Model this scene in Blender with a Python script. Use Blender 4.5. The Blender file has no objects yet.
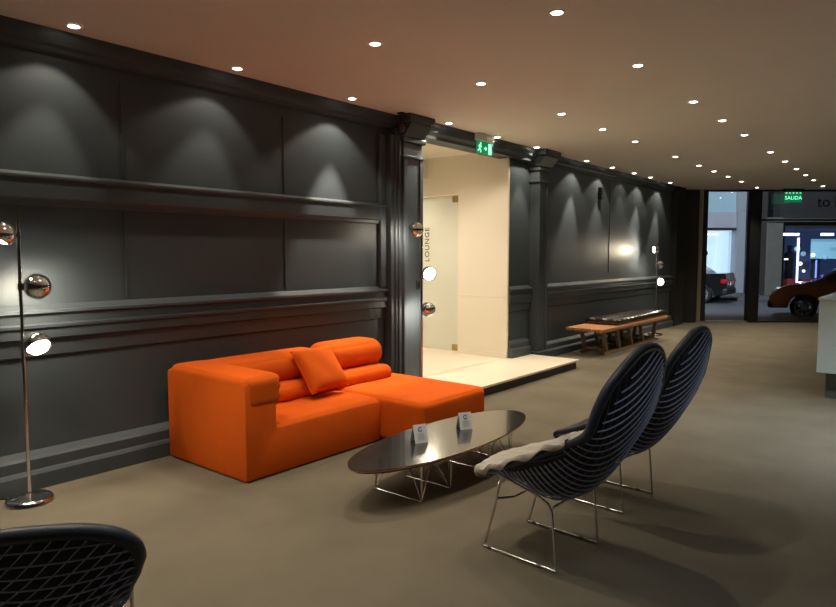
import bpy, bmesh, math, random
from mathutils import Vector, Matrix
random.seed(7)
PI = math.pi
SC = bpy.context.scene
COL = SC.collection
R = math.radians
YAW = R(39.2)

# ------------------------------------------------------------------ camera, world, exposure
cam_d = bpy.data.cameras.new('camera')
cam = bpy.data.objects.new('camera', cam_d)
COL.objects.link(cam)
cam_d.sensor_fit = 'HORIZONTAL'
cam_d.sensor_width = 36.0
cam_d.lens = 36.0 * 650 / 836
cam_d.clip_start = 0.05
cam_d.clip_end = 200
cam.location = (0, 0, 1.5)
cam.rotation_euler = (PI / 2 - math.atan(48.5 / 650), 0, YAW)
SC.camera = cam

world = bpy.data.worlds.new('night')
SC.world = world
world.use_nodes = True
bg = world.node_tree.nodes['Background']
bg.inputs[0].default_value = (0.10, 0.14, 0.22, 1)
bg.inputs[1].default_value = 0.05

vs = SC.view_settings
vs.view_transform = 'Standard'
vs.look = 'None'
vs.gamma = 1.0
vs.use_curve_mapping = False
vs.exposure = 0.15

WARM = (1.0, 0.85, 0.65)
ALCOVE_C = (1.0, 0.88, 0.70)
COOL = (0.82, 0.92, 1.0)
DOWN_W = 72.0       # watts of a room downlight
SCALLOP_W = 42.0    # watts of a wall light, narrow beam
HALO_W = 16.0        # watts of a wall light, wide beam
ALCOVE_W = 80.0
HEAD_W = 12.0        # watts of a lit floor lamp head


def light(kind, name, loc, energy, color, parent=None, **kw):
    d = bpy.data.lights.new(name, kind)
    d.energy = energy
    d.color = color
    aim = kw.pop('aim', None)
    for k, v in kw.items():
        setattr(d, k, v)
    o = bpy.data.objects.new(name, d)
    COL.objects.link(o)
    o.location = loc
    if aim is not None:
        o.rotation_euler = Vector(aim).to_track_quat('-Z', 'Y').to_euler()
    if parent:
        o.parent = parent
    return o


# ------------------------------------------------------------------ materials
def mat(name, color, rough=0.5, metal=0.0, noise=0.0, nscale=20.0, bump=0.0, bscale=200.0,
        emit=None, estr=0.0, spec=None, stretch=None, sheen=0.0, coat=0.0):
    m = bpy.data.materials.new(name)
    m.use_nodes = True
    nt = m.node_tree
    b = nt.nodes['Principled BSDF']
    b.inputs['Base Color'].default_value = (*color, 1)
    b.inputs['Roughness'].default_value = rough
    b.inputs['Metallic'].default_value = metal
    if spec is not None:
        b.inputs['Specular IOR Level'].default_value = spec
    if sheen:
        b.inputs['Sheen Weight'].default_value = sheen
    if coat:
        b.inputs['Coat Weight'].default_value = coat
        b.inputs['Coat Roughness'].default_value = 0.05
    if emit:
        b.inputs['Emission Color'].default_value = (*emit, 1)
        b.inputs['Emission Strength'].default_value = estr
    tc = nt.nodes.new('ShaderNodeTexCoord')
    mp = nt.nodes.new('ShaderNodeMapping')
    if stretch:
        mp.inputs['Scale'].default_value = stretch
    nt.links.new(tc.outputs['Object'], mp.inputs['Vector'])
    if noise:
        n = nt.nodes.new('ShaderNodeTexNoise')
        n.inputs['Scale'].default_value = nscale
        n.inputs['Detail'].default_value = 5
        nt.links.new(mp.outputs['Vector'], n.inputs['Vector'])
        mx = nt.nodes.new('ShaderNodeMix')
        mx.data_type = 'RGBA'
        mx.inputs['A'].default_value = (*[c * (1 - noise) for c in color], 1)
        mx.inputs['B'].default_value = (*[min(1, c * (1 + noise)) for c in color], 1)
        nt.links.new(n.outputs['Fac'], mx.inputs['Factor'])
        nt.links.new(mx.outputs['Result'], b.inputs['Base Color'])
    if bump:
        n2 = nt.nodes.new('ShaderNodeTexNoise')
        n2.inputs['Scale'].default_value = bscale
        n2.inputs['Detail'].default_value = 3
        nt.links.new(mp.outputs['Vector'], n2.inputs['Vector'])
        bp = nt.nodes.new('ShaderNodeBump')
        bp.inputs['Strength'].default_value = bump
        bp.inputs['Distance'].default_value = 0.01
        nt.links.new(n2.outputs['Fac'], bp.inputs['Height'])
        nt.links.new(bp.outputs['Normal'], b.inputs['Normal'])
    return m


def glass_mat(name, tint=(1, 1, 1), refl=0.08, frost=0.0, frost_col=(0.9, 0.95, 0.9)):
    m = bpy.data.materials.new(name)
    m.use_nodes = True
    nt = m.node_tree
    nt.nodes.remove(nt.nodes['Principled BSDF'])
    out = nt.nodes['Material Output']
    tr = nt.nodes.new('ShaderNodeBsdfTransparent')
    tr.inputs[0].default_value = (*tint, 1)
    gl = nt.nodes.new('ShaderNodeBsdfGlossy')
    gl.inputs['Roughness'].default_value = 0.01
    fr = nt.nodes.new('ShaderNodeLayerWeight')
    fr.inputs['Blend'].default_value = 0.25
    mr = nt.nodes.new('ShaderNodeMapRange')
    mr.inputs['To Min'].default_value = refl
    mr.inputs['To Max'].default_value = 0.9
    nt.links.new(fr.outputs['Fresnel'], mr.inputs['Value'])
    base = tr
    if frost:
        tl = nt.nodes.new('ShaderNodeBsdfTranslucent')
        tl.inputs[0].default_value = (*frost_col, 1)
        df = nt.nodes.new('ShaderNodeBsdfDiffuse')
        df.inputs[0].default_value = (*frost_col, 1)
        m1 = nt.nodes.new('ShaderNodeMixShader')
        m1.inputs[0].default_value = 0.45
        nt.links.new(tl.outputs[0], m1.inputs[1])
        nt.links.new(df.outputs[0], m1.inputs[2])
        m2 = nt.nodes.new('ShaderNodeMixShader')
        m2.inputs[0].default_value = frost
        nt.links.new(tr.outputs[0], m2.inputs[1])
        nt.links.new(m1.outputs[0], m2.inputs[2])
        base = m2
    mx = nt.nodes.new('ShaderNodeMixShader')
    nt.links.new(mr.outputs['Result'], mx.inputs[0])
    nt.links.new(base.outputs[0], mx.inputs[1])
    nt.links.new(gl.outputs[0], mx.inputs[2])
    nt.links.new(mx.outputs[0], out.inputs['Surface'])
    return m


M = {}
M['wall'] = mat('dark grey wall paint', (0.064, 0.081, 0.096), 0.5, spec=0.35, bump=0.05, bscale=60)
M['wall_trim'] = mat('dark grey satin trim', (0.062, 0.077, 0.090), 0.42, spec=0.4)
M['pilaster'] = mat('blue grey satin paint', (0.12, 0.15, 0.185), 0.36)
M['ceiling'] = mat('off white ceiling', (0.80, 0.74, 0.68), 0.85, noise=0.03, nscale=3)
M['carpet'] = mat('olive brown carpet', (0.160, 0.143, 0.108), 0.95, noise=0.28, nscale=2.2, bump=0.5, bscale=260, spec=0.1)
M['cream'] = mat('cream wall paint', (0.80, 0.74, 0.63), 0.6)
M['stone'] = mat('cream polished stone', (0.78, 0.71, 0.58), 0.35, noise=0.05, nscale=4)
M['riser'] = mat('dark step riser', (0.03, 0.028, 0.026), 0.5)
M['side_wall'] = mat('taupe wall paint', (0.16, 0.14, 0.12), 0.7)
M['orange'] = mat('orange wool fabric', (0.73, 0.122, 0.012), 0.9, noise=0.10, nscale=5, bump=0.25, bscale=420, spec=0.1)
M['chrome'] = mat('chrome', (0.85, 0.85, 0.86), 0.08, 1.0)
M['steel'] = mat('brushed steel rod', (0.72, 0.72, 0.74), 0.18, 1.0)
M['wire'] = mat('lacquered wire with painted highlights', (0.50, 0.61, 0.95), 0.3, 0.15)  # bright blue puts the highlights on these wires into their colour
M['wire_unlit'] = mat('navy lacquered wire without highlights', (0.14, 0.17, 0.28), 0.3, 0.3)  # same wire where no highlight falls, its darkness put into the colour
M['navy'] = mat('navy fabric pad', (0.010, 0.013, 0.024), 0.6, bump=0.15, bscale=300)
M['navy_rim'] = mat('navy padded edge', (0.026, 0.040, 0.068), 0.42, bump=0.1, bscale=200)
M['cloth'] = mat('pale grey cloth', (0.48, 0.46, 0.42), 0.85, noise=0.12, nscale=14, bump=0.5, bscale=40)
M['laminate'] = mat('black laminate', (0.020, 0.018, 0.016), 0.2, spec=0.8, coat=0.5)
M['ply'] = mat('walnut plywood edge', (0.26, 0.11, 0.045), 0.4, noise=0.3, nscale=30, stretch=(1, 1, 8))
M['paper'] = mat('white card', (0.70, 0.76, 0.82), 0.7)
M['ink_blue'] = mat('blue ink', (0.03, 0.16, 0.42), 0.6)
M['ink_grey'] = mat('grey ink', (0.36, 0.41, 0.47), 0.7)
M['wood'] = mat('oiled teak wood', (0.52, 0.25, 0.11), 0.45, noise=0.35, nscale=8, stretch=(12, 1, 12))
M['wood_dark'] = mat('brown bench frame wood', (0.28, 0.19, 0.12), 0.5, noise=0.3, nscale=8, stretch=(1, 8, 1))
M['leather'] = mat('black leather', (0.018, 0.014, 0.012), 0.24, spec=0.7, bump=0.1, bscale=90)
M['black'] = mat('black plastic', (0.012, 0.012, 0.013), 0.45)
M['bulb'] = mat('lit lamp bulb', (1, 1, 1), 0.5, emit=(1.0, 0.88, 0.68), estr=28)
M['bulb_soft'] = mat('dim lamp bulb', (1, 1, 1), 0.5, emit=(1.0, 0.80, 0.55), estr=3)
M['lens'] = mat('lit downlight lens', (1, 1, 1), 0.5, emit=(1.0, 0.90, 0.74), estr=16)
M['ring'] = mat('white downlight ring', (0.75, 0.70, 0.64), 0.5)
M['white_plastic'] = mat('white plastic', (0.78, 0.76, 0.72), 0.4)
M['green_lit'] = mat('green lit acrylic', (0.0, 0.10, 0.04), 0.3, emit=(0.0, 0.30, 0.12), estr=0.5)
M['green_text'] = mat('bright green lettering', (0.2, 0.9, 0.5), 0.4, emit=(0.30, 1.0, 0.55), estr=1.3)
M['lacquer'] = mat('pale blue white lacquer', (0.60, 0.73, 0.75), 0.25)
M['plinth'] = mat('grey green plinth', (0.10, 0.13, 0.11), 0.4)
M['alu'] = mat('brushed aluminium frame', (0.55, 0.50, 0.44), 0.35, 0.8)
M['frame_dark'] = mat('dark metal window frame', (0.03, 0.03, 0.032), 0.4, 0.4)
M['pier'] = mat('dark pier paint', (0.020, 0.020, 0.020), 0.55)
M['brass'] = mat('aged brass', (0.42, 0.31, 0.13), 0.3, 0.9)
M['letter_grey'] = mat('grey film lettering', (0.02, 0.02, 0.02), 0.6)
M['letter_dark'] = mat('black lettering', (0.006, 0.006, 0.006), 0.7)
M['glass'] = glass_mat('clear window glass', (0.93, 0.96, 0.97), 0.10)
M['frosted'] = glass_mat('frosted door glass', (0.90, 0.95, 0.90), 0.04, 0.85, (0.92, 0.92, 0.86))
M['asphalt'] = mat('night asphalt', (0.075, 0.075, 0.082), 0.7, noise=0.3, nscale=6)
M['pavement'] = mat('pavement concrete', (0.13, 0.125, 0.12), 0.8, noise=0.2, nscale=3)
M['pale_wall'] = mat('pale grey facade', (0.44, 0.46, 0.50), 0.8, noise=0.06, nscale=2)
M['spandrel'] = mat('pale lilac grey panel', (0.52, 0.53, 0.58), 0.6)
M['blue_glass'] = mat('blue grey upper glazing', (0.20, 0.30, 0.36), 0.3, emit=(0.18, 0.28, 0.34), estr=0.9)
M['dark_facade'] = mat('dark stone facade', (0.045, 0.043, 0.042), 0.7, noise=0.2, nscale=3)
M['pillar'] = mat('weathered concrete pillar', (0.17, 0.16, 0.135), 0.85, noise=0.25, nscale=4)
M['shop_wall'] = mat('bright shop interior', (0.7, 0.75, 0.8), 0.8, emit=(0.62, 0.74, 0.92), estr=0.75)
M['shop_dark'] = mat('dim blue shop interior', (0.05, 0.07, 0.12), 0.8, emit=(0.015, 0.025, 0.07), estr=1.0)
M['shop_light'] = mat('shop light strip', (1, 1, 1), 0.5, emit=(1.0, 0.95, 0.9), estr=2.2)
M['neon'] = mat('violet white neon', (1, 1, 1), 0.5, emit=(0.62, 0.58, 1.0), estr=3.2)
M['neon_blue'] = mat('blue neon', (0.3, 0.4, 1), 0.5, emit=(0.16, 0.24, 1.0), estr=1.6)
M['screen'] = mat('lit pale blue poster', (0.3, 0.5, 0.6), 0.5, emit=(0.18, 0.42, 0.58), estr=0.9)
M['red_paint'] = mat('red display panel', (0.30, 0.03, 0.02), 0.6)
M['car_orange'] = mat('orange car paint', (0.50, 0.14, 0.03), 0.25, 0.3, coat=0.6)
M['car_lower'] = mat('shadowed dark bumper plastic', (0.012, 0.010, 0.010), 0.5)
M['car_black'] = mat('black car paint', (0.008, 0.008, 0.009), 0.2, coat=0.6)
M['car_glass'] = mat('car window glass', (0.012, 0.014, 0.018), 0.06, spec=0.8)
M['tyre'] = mat('tyre rubber', (0.010, 0.010, 0.010), 0.8)
M['alloy'] = mat('alloy wheel', (0.55, 0.55, 0.56), 0.35, 0.6)
M['tail'] = mat('red tail lamp', (0.35, 0.01, 0.015), 0.15, emit=(0.5, 0.02, 0.03), estr=0.15)
M['head'] = mat('clear headlamp', (0.75, 0.78, 0.85), 0.1, 0.4)
M['plate'] = mat('white number plate', (0.6, 0.6, 0.6), 0.5)
M['shirt'] = mat('dark clothing', (0.03, 0.03, 0.035), 0.8)


# ------------------------------------------------------------------ mesh helpers
class MB:
    def __init__(self):
        self.bm = bmesh.new()

    def add(self, verts, faces):
        vs_ = [self.bm.verts.new(v) for v in verts]
        for f in faces:
            try:
                self.bm.faces.new([vs_[i] for i in f])
            except ValueError:
                pass
        return self

    def box(self, x0, x1, y0, y1, z0, z1, bev=0.0, seg=2):
        b = bmesh.new()
        vs_ = [b.verts.new((x, y, z)) for x in (x0, x1) for y in (y0, y1) for z in (z0, z1)]
        for f in ((0, 1, 3, 2), (4, 6, 7, 5), (0, 4, 5, 1), (2, 3, 7, 6), (0, 2, 6, 4), (1, 5, 7, 3)):
            b.faces.new([vs_[i] for i in f])
        bmesh.ops.recalc_face_normals(b, faces=b.faces)
        if bev:
            bmesh.ops.bevel(b, geom=list(b.edges), offset=bev, segments=seg, affect='EDGES', profile=0.5)
        self.merge(b)
        return self

    def merge(self, b, mtx=None):
        base = {}
        for v in b.verts:
            base[v] = self.bm.verts.new(mtx @ v.co if mtx else v.co)
        for f in b.faces:
            try:
                self.bm.faces.new([base[v] for v in f.verts])
            except ValueError:
                pass
        b.free()

    def prism(self, pts, axis, a0, a1, bev=0.0):
        """polygon pts (u,v) extruded along axis between a0 and a1; axis x:(y,z) y:(x,z) z:(x,y)"""
        def mk(p, a):
            return {'x': (a, p[0], p[1]), 'y': (p[0], a, p[1]), 'z': (p[0], p[1], a)}[axis]
        b = bmesh.new()
        A = [b.verts.new(mk(p, a0)) for p in pts]
        B = [b.verts.new(mk(p, a1)) for p in pts]
        n = len(pts)
        b.faces.new(A)
        b.faces.new(B[::-1])
        for i in range(n):
            b.faces.new([A[i], B[i], B[(i + 1) % n], A[(i + 1) % n]])
        bmesh.ops.recalc_face_normals(b, faces=b.faces)
        if bev:
            es = [e for e in b.edges]
            bmesh.ops.bevel(b, geom=es, offset=bev, segments=2, affect='EDGES', profile=0.5)
        self.merge(b)
        return self

    def tube(self, path, r, n=8, closed=False, flat=None):
        pts = [Vector(p) for p in path]
        m = len(pts)
        rings = []
        up = None
        for i, p in enumerate(pts):
            if closed:
                t = (pts[(i + 1) % m] - pts[i - 1]).normalized()
            elif i == 0:
                t = (pts[1] - p).normalized()
            elif i == m - 1:
                t = (p - pts[i - 1]).normalized()
            else:
                t = ((pts[i + 1] - p).normalized() + (p - pts[i - 1]).normalized())
                t = t.normalized() if t.length > 1e-6 else (pts[i + 1] - p).normalized()
            if up is None:
                up = Vector((0, 0, 1)) if abs(t.z) < 0.9 else Vector((1, 0, 0))
            s = t.cross(up)
            if s.length < 1e-6:
                s = t.cross(Vector((0, 1, 0)))
            s.normalize()
            up = s.cross(t).normalized()
            rr = r[i] if isinstance(r, (list, tuple)) else r
            rings.append([self.bm.verts.new(p + s * (rr * math.cos(2 * PI * k / n)) + up * (rr * math.sin(2 * PI * k / n))) for k in range(n)])
        rng = range(m) if closed else range(m - 1)
        for i in rng:
            a, c = rings[i], rings[(i + 1) % m]
            for k in range(n):
                self.bm.faces.new([a[k], a[(k + 1) % n], c[(k + 1) % n], c[k]])
        if not closed:
            self.bm.faces.new(rings[0][::-1])
            self.bm.faces.new(rings[-1])
        return self

    def cyl(self, p0, p1, r, n=16):
        return self.tube([p0, p1], r, n)

    def lathe(self, prof, n=32, mtx=None):
        """profile (r,z) revolved about z"""
        b = bmesh.new()
        rings = []
        for r, z in prof:
            if r < 1e-6:
                rings.append([b.verts.new((0, 0, z))])
            else:
                rings.append([b.verts.new((r * math.cos(2 * PI * k / n), r * math.sin(2 * PI * k / n), z)) for k in range(n)])
        for a, c in zip(rings, rings[1:]):
            for k in range(n):
                q = [a[k % len(a)], a[(k + 1) % len(a)], c[(k + 1) % len(c)], c[k % len(c)]]
                u = []
                for v in q:
                    if v not in u:
                        u.append(v)
                if len(u) > 2:
                    b.faces.new(u)
        bmesh.ops.recalc_face_normals(b, faces=b.faces)
        self.merge(b, mtx)
        return self

    def soft(self, x0, x1, y0, y1, z0, z1, r, n=14, puff=0.0, fn=None):
        """rounded box from a subdivided cube; puff swells the faces"""
        b = bmesh.new()
        c = Vector(((x0 + x1) / 2, (y0 + y1) / 2, (z0 + z1) / 2))
        h = Vector(((x1 - x0) / 2, (y1 - y0) / 2, (z1 - z0) / 2))
        rr = min(r, h.x, h.y, h.z)
        cache = {}

        def vert(p):
            k = tuple(round(q, 5) for q in p)
            if k in cache:
                return cache[k]
            P = Vector()
            for i in range(3):
                # spend samples on the rounded rim
                s = p[i]
                inner = h[i] - rr
                P[i] = s * h[i]
            I = Vector([max(-(h[i] - rr), min(h[i] - rr, P[i])) for i in range(3)])
            d = P - I
            if d.length > 1e-9:
                d = d.normalized() * rr
            q = I + d
            if puff:
                w = [(1 - min(1, abs(P[i] / h[i])) ** 2) for i in range(3)]
                nrm = Vector([p[i] if abs(p[i]) > 0.999 else 0 for i in range(3)])
                for i in range(3):
                    if nrm[i]:
                        o_ = [w[j] for j in range(3) if j != i]
                        q[i] += (1 if nrm[i] > 0 else -1) * puff * o_[0] ** .5 * o_[1] ** .5
            q = q + c
            if fn:
                q = fn(q)
            cache[k] = b.verts.new(q)
            return cache[k]

        def samples(i):
            inner = (h[i] - rr) / h[i] if h[i] > 0 else 0
            k = 5
            left = [-1 + (1 - inner) * (1 - math.cos(PI / 2 * j / k)) for j in range(k)] if inner < 1 else []
            mid = [-inner + 2 * inner * j / n for j in range(n + 1)] if inner > 1e-4 else [0.0]
            return left + mid + [-q for q in left[::-1]]
        S = [samples(i) for i in range(3)]
        for ax in range(3):
            u, v = [i for i in range(3) if i != ax]
            for sg in (-1, 1):
                for i in range(len(S[u]) - 1):
                    for j in range(len(S[v]) - 1):
                        q = []
                        for (a, c2) in ((i, j), (i + 1, j), (i + 1, j + 1), (i, j + 1)):
                            p = [0, 0, 0]
                            p[ax] = sg
                            p[u] = S[u][a]
                            p[v] = S[v][c2]
                            q.append(vert(p))
                        u_ = []
                        for vv in q:
                            if vv not in u_:
                                u_.append(vv)
                        if len(u_) > 2:
                            try:
                                b.faces.new(u_)
                            except ValueError:
                                pass
        bmesh.ops.recalc_face_normals(b, faces=b.faces)
        self.merge(b)
        return self

    def build(self, name, m, parent=None, smooth=False, loc=None, rot=None):
        bmesh.ops.recalc_face_normals(self.bm, faces=self.bm.faces)
        me = bpy.data.meshes.new(name)
        self.bm.to_mesh(me)
        self.bm.free()
        me.materials.append(m)
        if smooth:
            for p in me.polygons:
                p.use_smooth = True
            try:
                me.set_sharp_from_angle(angle=R(smooth if smooth is not True else 50))
            except Exception:
                pass
        o = bpy.data.objects.new(name, me)
        COL.objects.link(o)
        if parent:
            o.parent = parent
        if loc:
            o.location = loc
        if rot:
            o.rotation_euler = rot
        return o


def tag(o, label=None, cat=None, group=None, kind=None):
    if label:
        o['label'] = label
    if cat:
        o['category'] = cat
    if group:
        o['group'] = group
    if kind:
        o['kind'] = kind
    return o


def empty(name, loc=(0, 0, 0), rz=0.0):
    o = bpy.data.objects.new(name, None)
    COL.objects.link(o)
    o.empty_display_size = 0.1
    o.location = loc
    o.rotation_euler = (0, 0, rz)
    return o


def struct(o):
    o['kind'] = 'structure'
    return o


KIDS = {}


def copy_tree(o, parent=None):
    c = o.copy()
    COL.objects.link(c)
    if parent:
        c.parent = parent
    for ch in [x for x in list(COL.objects) if x.parent == o]:
        copy_tree(ch, c)
    return c


def text_mesh(s, size, depth=0.002, spacing=1.0):
    cu = bpy.data.curves.new('lettering', 'FONT')
    cu.body = s
    cu.size = size
    cu.extrude = depth
    cu.space_character = spacing
    cu.align_x = 'CENTER'
    cu.align_y = 'CENTER'
    t = bpy.data.objects.new('lettering_source', cu)
    COL.objects.link(t)
    dg = bpy.context.evaluated_depsgraph_get()
    me = bpy.data.meshes.new_from_object(t.evaluated_get(dg))
    bpy.data.objects.remove(t)
    return me


def lettering(name, s, size, m, parent, loc, rot, depth=0.002, spacing=1.0):
    me = text_mesh(s, size, depth, spacing)
    me.materials.clear()
    me.materials.append(m)
    o = bpy.data.objects.new(name, me)
    COL.objects.link(o)
    o.parent = parent
    o.location = loc
    o.rotation_euler = rot
    return o


def F(a, d, z=0.0):
    """street frame: a along the glazed front, d away from the lobby, z up"""
    return Vector((a * math.cos(YAW) - d * math.sin(YAW), a * math.sin(YAW) + d * math.cos(YAW), z))


def catmull(P, n):
    out = []
    Q = [P[0] * 2 - P[1]] + P + [P[-1] * 2 - P[-2]] if isinstance(P[0], Vector) else None
    segs = len(P) - 1
    for k in range(n + 1):
        t = k / n * segs
        i = min(int(t), segs - 1)
        f = t - i
        p0, p1, p2, p3 = Q[i], Q[i + 1], Q[i + 2], Q[i + 3]
        out.append(0.5 * ((2 * p1) + (p2 - p0) * f + (2 * p0 - 5 * p1 + 4 * p2 - p3) * f * f + (3 * p1 - p0 - 3 * p2 + p3) * f ** 3))
    return out


# ------------------------------------------------------------------ the room shell
H = 2.93
XW = -4.56          # recessed panel plane of the long dark wall
XF = -4.46          # face of its mouldings
XR = 3.6
YB = -2.2
FD = 14.45          # depth of the glazed front in the street frame


def front_y(x):     # y of the glazed front line at world x
    p, q = F(0, FD), F(1, FD)
    return p.y + (x - p.x) * (q.y - p.y) / (q.x - p.x)


poly = [(-4.70, YB), (XR + 0.1, YB), (XR + 0.1, front_y(XR + 0.1) + 0.05), (-4.70, front_y(-4.70) + 0.05)]
struct(MB().prism(poly, 'z', -0.06, 0.0).build('floor', M['carpet']))
struct(MB().prism(poly, 'z', H, H + 0.08).build('ceiling', M['ceiling']))
# long dark wall in two runs with the doorway between
struct(MB().box(-4.70, XW, YB, 5.30, 0, H).build('wall_left', M['wall']))
struct(MB().box(-4.70, XW, 7.47, front_y(-4.63) + .02, 0, H).build('wall_left', M['wall']))
struct(MB().box(-4.70, XW, 5.30, 7.45, 2.775, H).build('wall_left', M['wall']))
struct(MB().box(XR, XR + 0.1, YB, front_y(XR), 0, H).build('wall_right', M['side_wall']))
struct(MB().box(-4.70, XR, YB - 0.1, YB, 0, H).build('wall_back', M['side_wall']))


def run(name, prof, y0, y1, m=None):
    return struct(MB().prism(prof, 'y', y0, y1).build(name, m or M['wall_trim']))


CORN = [(XW, 2.79), (XW + .04, 2.80), (XW + .05, 2.825), (XW + .08, 2.84), (XW + .09, 2.86), (XW + .095, 2.875), (XW + .10, 2.90), (XW + .10, H), (XW, H)]
RAIL = [(XW, 1.815), (XW + .022, 1.825), (XW + .03, 1.85), (XW + .046, 1.865), (XW + .048, 1.985), (XW + .056, 1.992), (XW + .056, 2.005), (XW + .046, 2.012), (XW, 2.03)]
CHAIR = [(XW, .835), (XW + .02, .85), (XW + .028, .95), (XW + .055, .965), (XW + .058, 1.025), (XW + .072, 1.035), (XW + .074, 1.052), (XW + .05, 1.062), (XW + .05, 1.115), (XW + .074, 1.128), (XW + .072, 1.143), (XW + .05, 1.15), (XW, 1.18)]
BASE = [(XW, 0), (XF, 0), (XF, .10), (XF - .012, .118), (XF - .03, .125), (XF - .03, .19), (XF - .045, .208), (XW, .235)]
run('trim_1', CORN, YB, 5.27)
run('trim_2', RAIL, YB, 5.02)
run('trim_3', CHAIR, YB, 5.02)
run('baseboard_left', BASE, YB, 5.05)
run('trim_4', CORN, 8.30, 13.9)
CHAIR2 = [(x, z - .10) for x, z in CHAIR]
run('trim_5', CHAIR2, 8.33, 14.2)
run('baseboard_left', BASE, 8.33, 14.2)
run('trim_6', CHAIR2, 7.46, 8.04)
run('baseboard_left', [(x, z + .12) for x, z in BASE], 7.46, 7.96)
# beam over the doorway, from pilaster to pilaster
run('trim_7', [(XW, 2.77), (XF, 2.77), (XF + .01, 2.80), (XF + .05, 2.83), (XF + .07, 2.89), (XF + .07, H), (XW, H)], 5.27, 8.30)
# panel seams on the wall
n = 8
for y, z0, z1 in ((-0.4, 1.20, 1.80), (-0.4, 2.05, 2.70), (2.29, 1.20, 1.80), (2.29, 2.05, 2.70), (3.73, 1.20, 1.80), (3.73, 2.05, 2.70),
                  (10.8, 1.20, 2.70)):
    struct(MB().box(XW, XW + .008, y - .008, y + .008, z0, z1).build('trim_%d' % n, M['wall_trim']))
    n += 1
# the framed edge of the last panel beside the pilaster
struct(MB().box(XW, XF + .01, 5.02, 5.10, 0, 2.72, .008).build('trim_%d' % n, M['wall_trim'])); n += 1
struct(MB().box(XW, XW + .05, 4.93, 5.02, 1.16, 2.72, .012).build('trim_%d' % n, M['wall_trim'])); n += 1

# pilasters of the doorway
def pilaster(num, y0, y1, cap0, cap1, z0=0.0, m=None):
    x1 = XF + .05
    r = struct(empty('trim_%d' % num, (XW, (y0 + y1) / 2, z0)))
    def b(mb, nm, mm): 
        o = mb.build(nm, mm, r)
        o.location = (-XW, -(y0 + y1) / 2, -z0)
        return o
    b(MB().box(XW, x1, y0, y1, z0, 2.66, .006).box(x1 - .002, x1 + .012, y0, y0 + .05, z0 + .16, 2.52, .004)
      .box(x1 - .002, x1 + .012, y1 - .05, y1, z0 + .16, 2.52, .004), 'shaft', m or M['pilaster'])
    b(MB().box(XW, x1 + .03, y0 - .03, y1 + .02, z0, z0 + .15, .01), 'plinth_block', M['wall_trim'])
    b(MB().box(XW, x1 + .02, y0 - .02, y1 + .02, 2.50, 2.53, .006).box(XW, x1 + .03, y0 - .03, y1 + .03, 2.66, 2.72, .012)
      .prism([(XW, 2.72), (x1 + .03, 2.72), (XF + .17, 2.83), (XF + .17, 2.86), (XW, 2.86)], 'y', cap0 + .04, cap1 - .04)
      .box(XW, XF + .195, cap0, cap1, 2.855, H - .001, .006), 'capital', M['wall_trim'])
    return r
pilaster(n, 5.17, 5.48, 5.11, 5.52); n += 1
pilaster(n, 8.04, 8.30, 7.95, 8.40, m=M['wall_trim']); n += 1
struct(MB().box(XW, XF + .03, 5.07, 5.20, 0, 2.79, .01).box(XW, XF + .05, 5.10, 5.14, 0, 2.72, .01).build('trim_%d' % n, M['wall_trim'])); n += 1

# raised cream step and the lounge entrance behind it
struct(MB().box(-7.2, XF - .1, 5.35, 7.45, 0.06, .12).box(XF - .12, -3.74, 5.35, 7.97, .092, .12, .006).build('trim_%d' % n, M['stone'])); n += 1
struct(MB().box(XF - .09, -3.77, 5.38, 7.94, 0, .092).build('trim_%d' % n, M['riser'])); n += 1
AY = 7.45
struct(MB().box(-5.34, -4.53, AY - .015, AY + .015, .12, 2.77).box(-5.34, -4.71, AY, AY + .12, .12, 2.88).box(-6.7, -5.34, AY, AY + .12, 2.35, 2.88).build('wall_lounge_right', M['cream']))
struct(MB().box(-5.33, -4.532, AY - .027, AY - .015, .12, .19, .004).build('baseboard_lounge', M['cream']))
struct(MB().box(-5.33, -4.532, AY - .019, AY - .015, .93, .95, .0015).build('trim_%d' % n, M['cream'])); n += 1
struct(MB().box(-7.2, -4.70, 5.18, 5.30, 0, 2.88).build('wall_lounge_left', M['cream']))
struct(MB().box(-7.2, -7.1, 5.3, 10.0, 0, 2.88).build('wall_lounge_end', M['cream']))
struct(MB().box(-7.2, -4.70, 9.4, 9.5, 0, 2.88).build('wall_lounge_back', M['cream']))
struct(MB().box(-7.2, -4.705, 5.18, 9.5, 2.88, 2.93).build('ceiling_lounge', M['cream']))
struct(MB().box(-7.1, -5.2, 7.45, 9.4, .06, .12).build('floor_lounge', M['stone']))
struct(MB().box(-7.1, -5.9, 5.6, AY, 2.60, 2.879).build('trim_%d' % n, M['cream'])); n += 1
# frosted glass door with two brass clamps and vertical lettering
d1 = struct(empty('door_1', (-5.36, AY + .03, .12)))
MB().box(-1.1, 0.02, -.006, .006, .012, 2.21).build('pane', M['frosted'], d1)
for z in (2.12, .02):
    MB().box(-.10, .05, -.022, .022, z, z + .085, .004).build('hinge_clamp', M['brass'], d1)
lettering('lettering', 'LOUNGE', .115, M['letter_grey'], d1, (-.555, -.012, 1.53), (PI / 2, -PI / 2, 0), .001, 1.12)

# ------------------------------------------------------------------ the glazed street front
def fr(name, a, d, z):
    o = empty(name, F(a, d, z), YAW)
    return o
# dark pier closing the long wall
struct(MB().box(5.50, 6.18, -.06, .22, 0, H - .001).build('trim_%d' % n, M['pier'], None, loc=F(0, FD), rot=(0, 0, YAW))); n += 1
struct(MB().box(XW, XF + .02, 14.0, 14.55, 0, H - .001).build('trim_%d' % n, M['pier'])); n += 1
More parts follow.
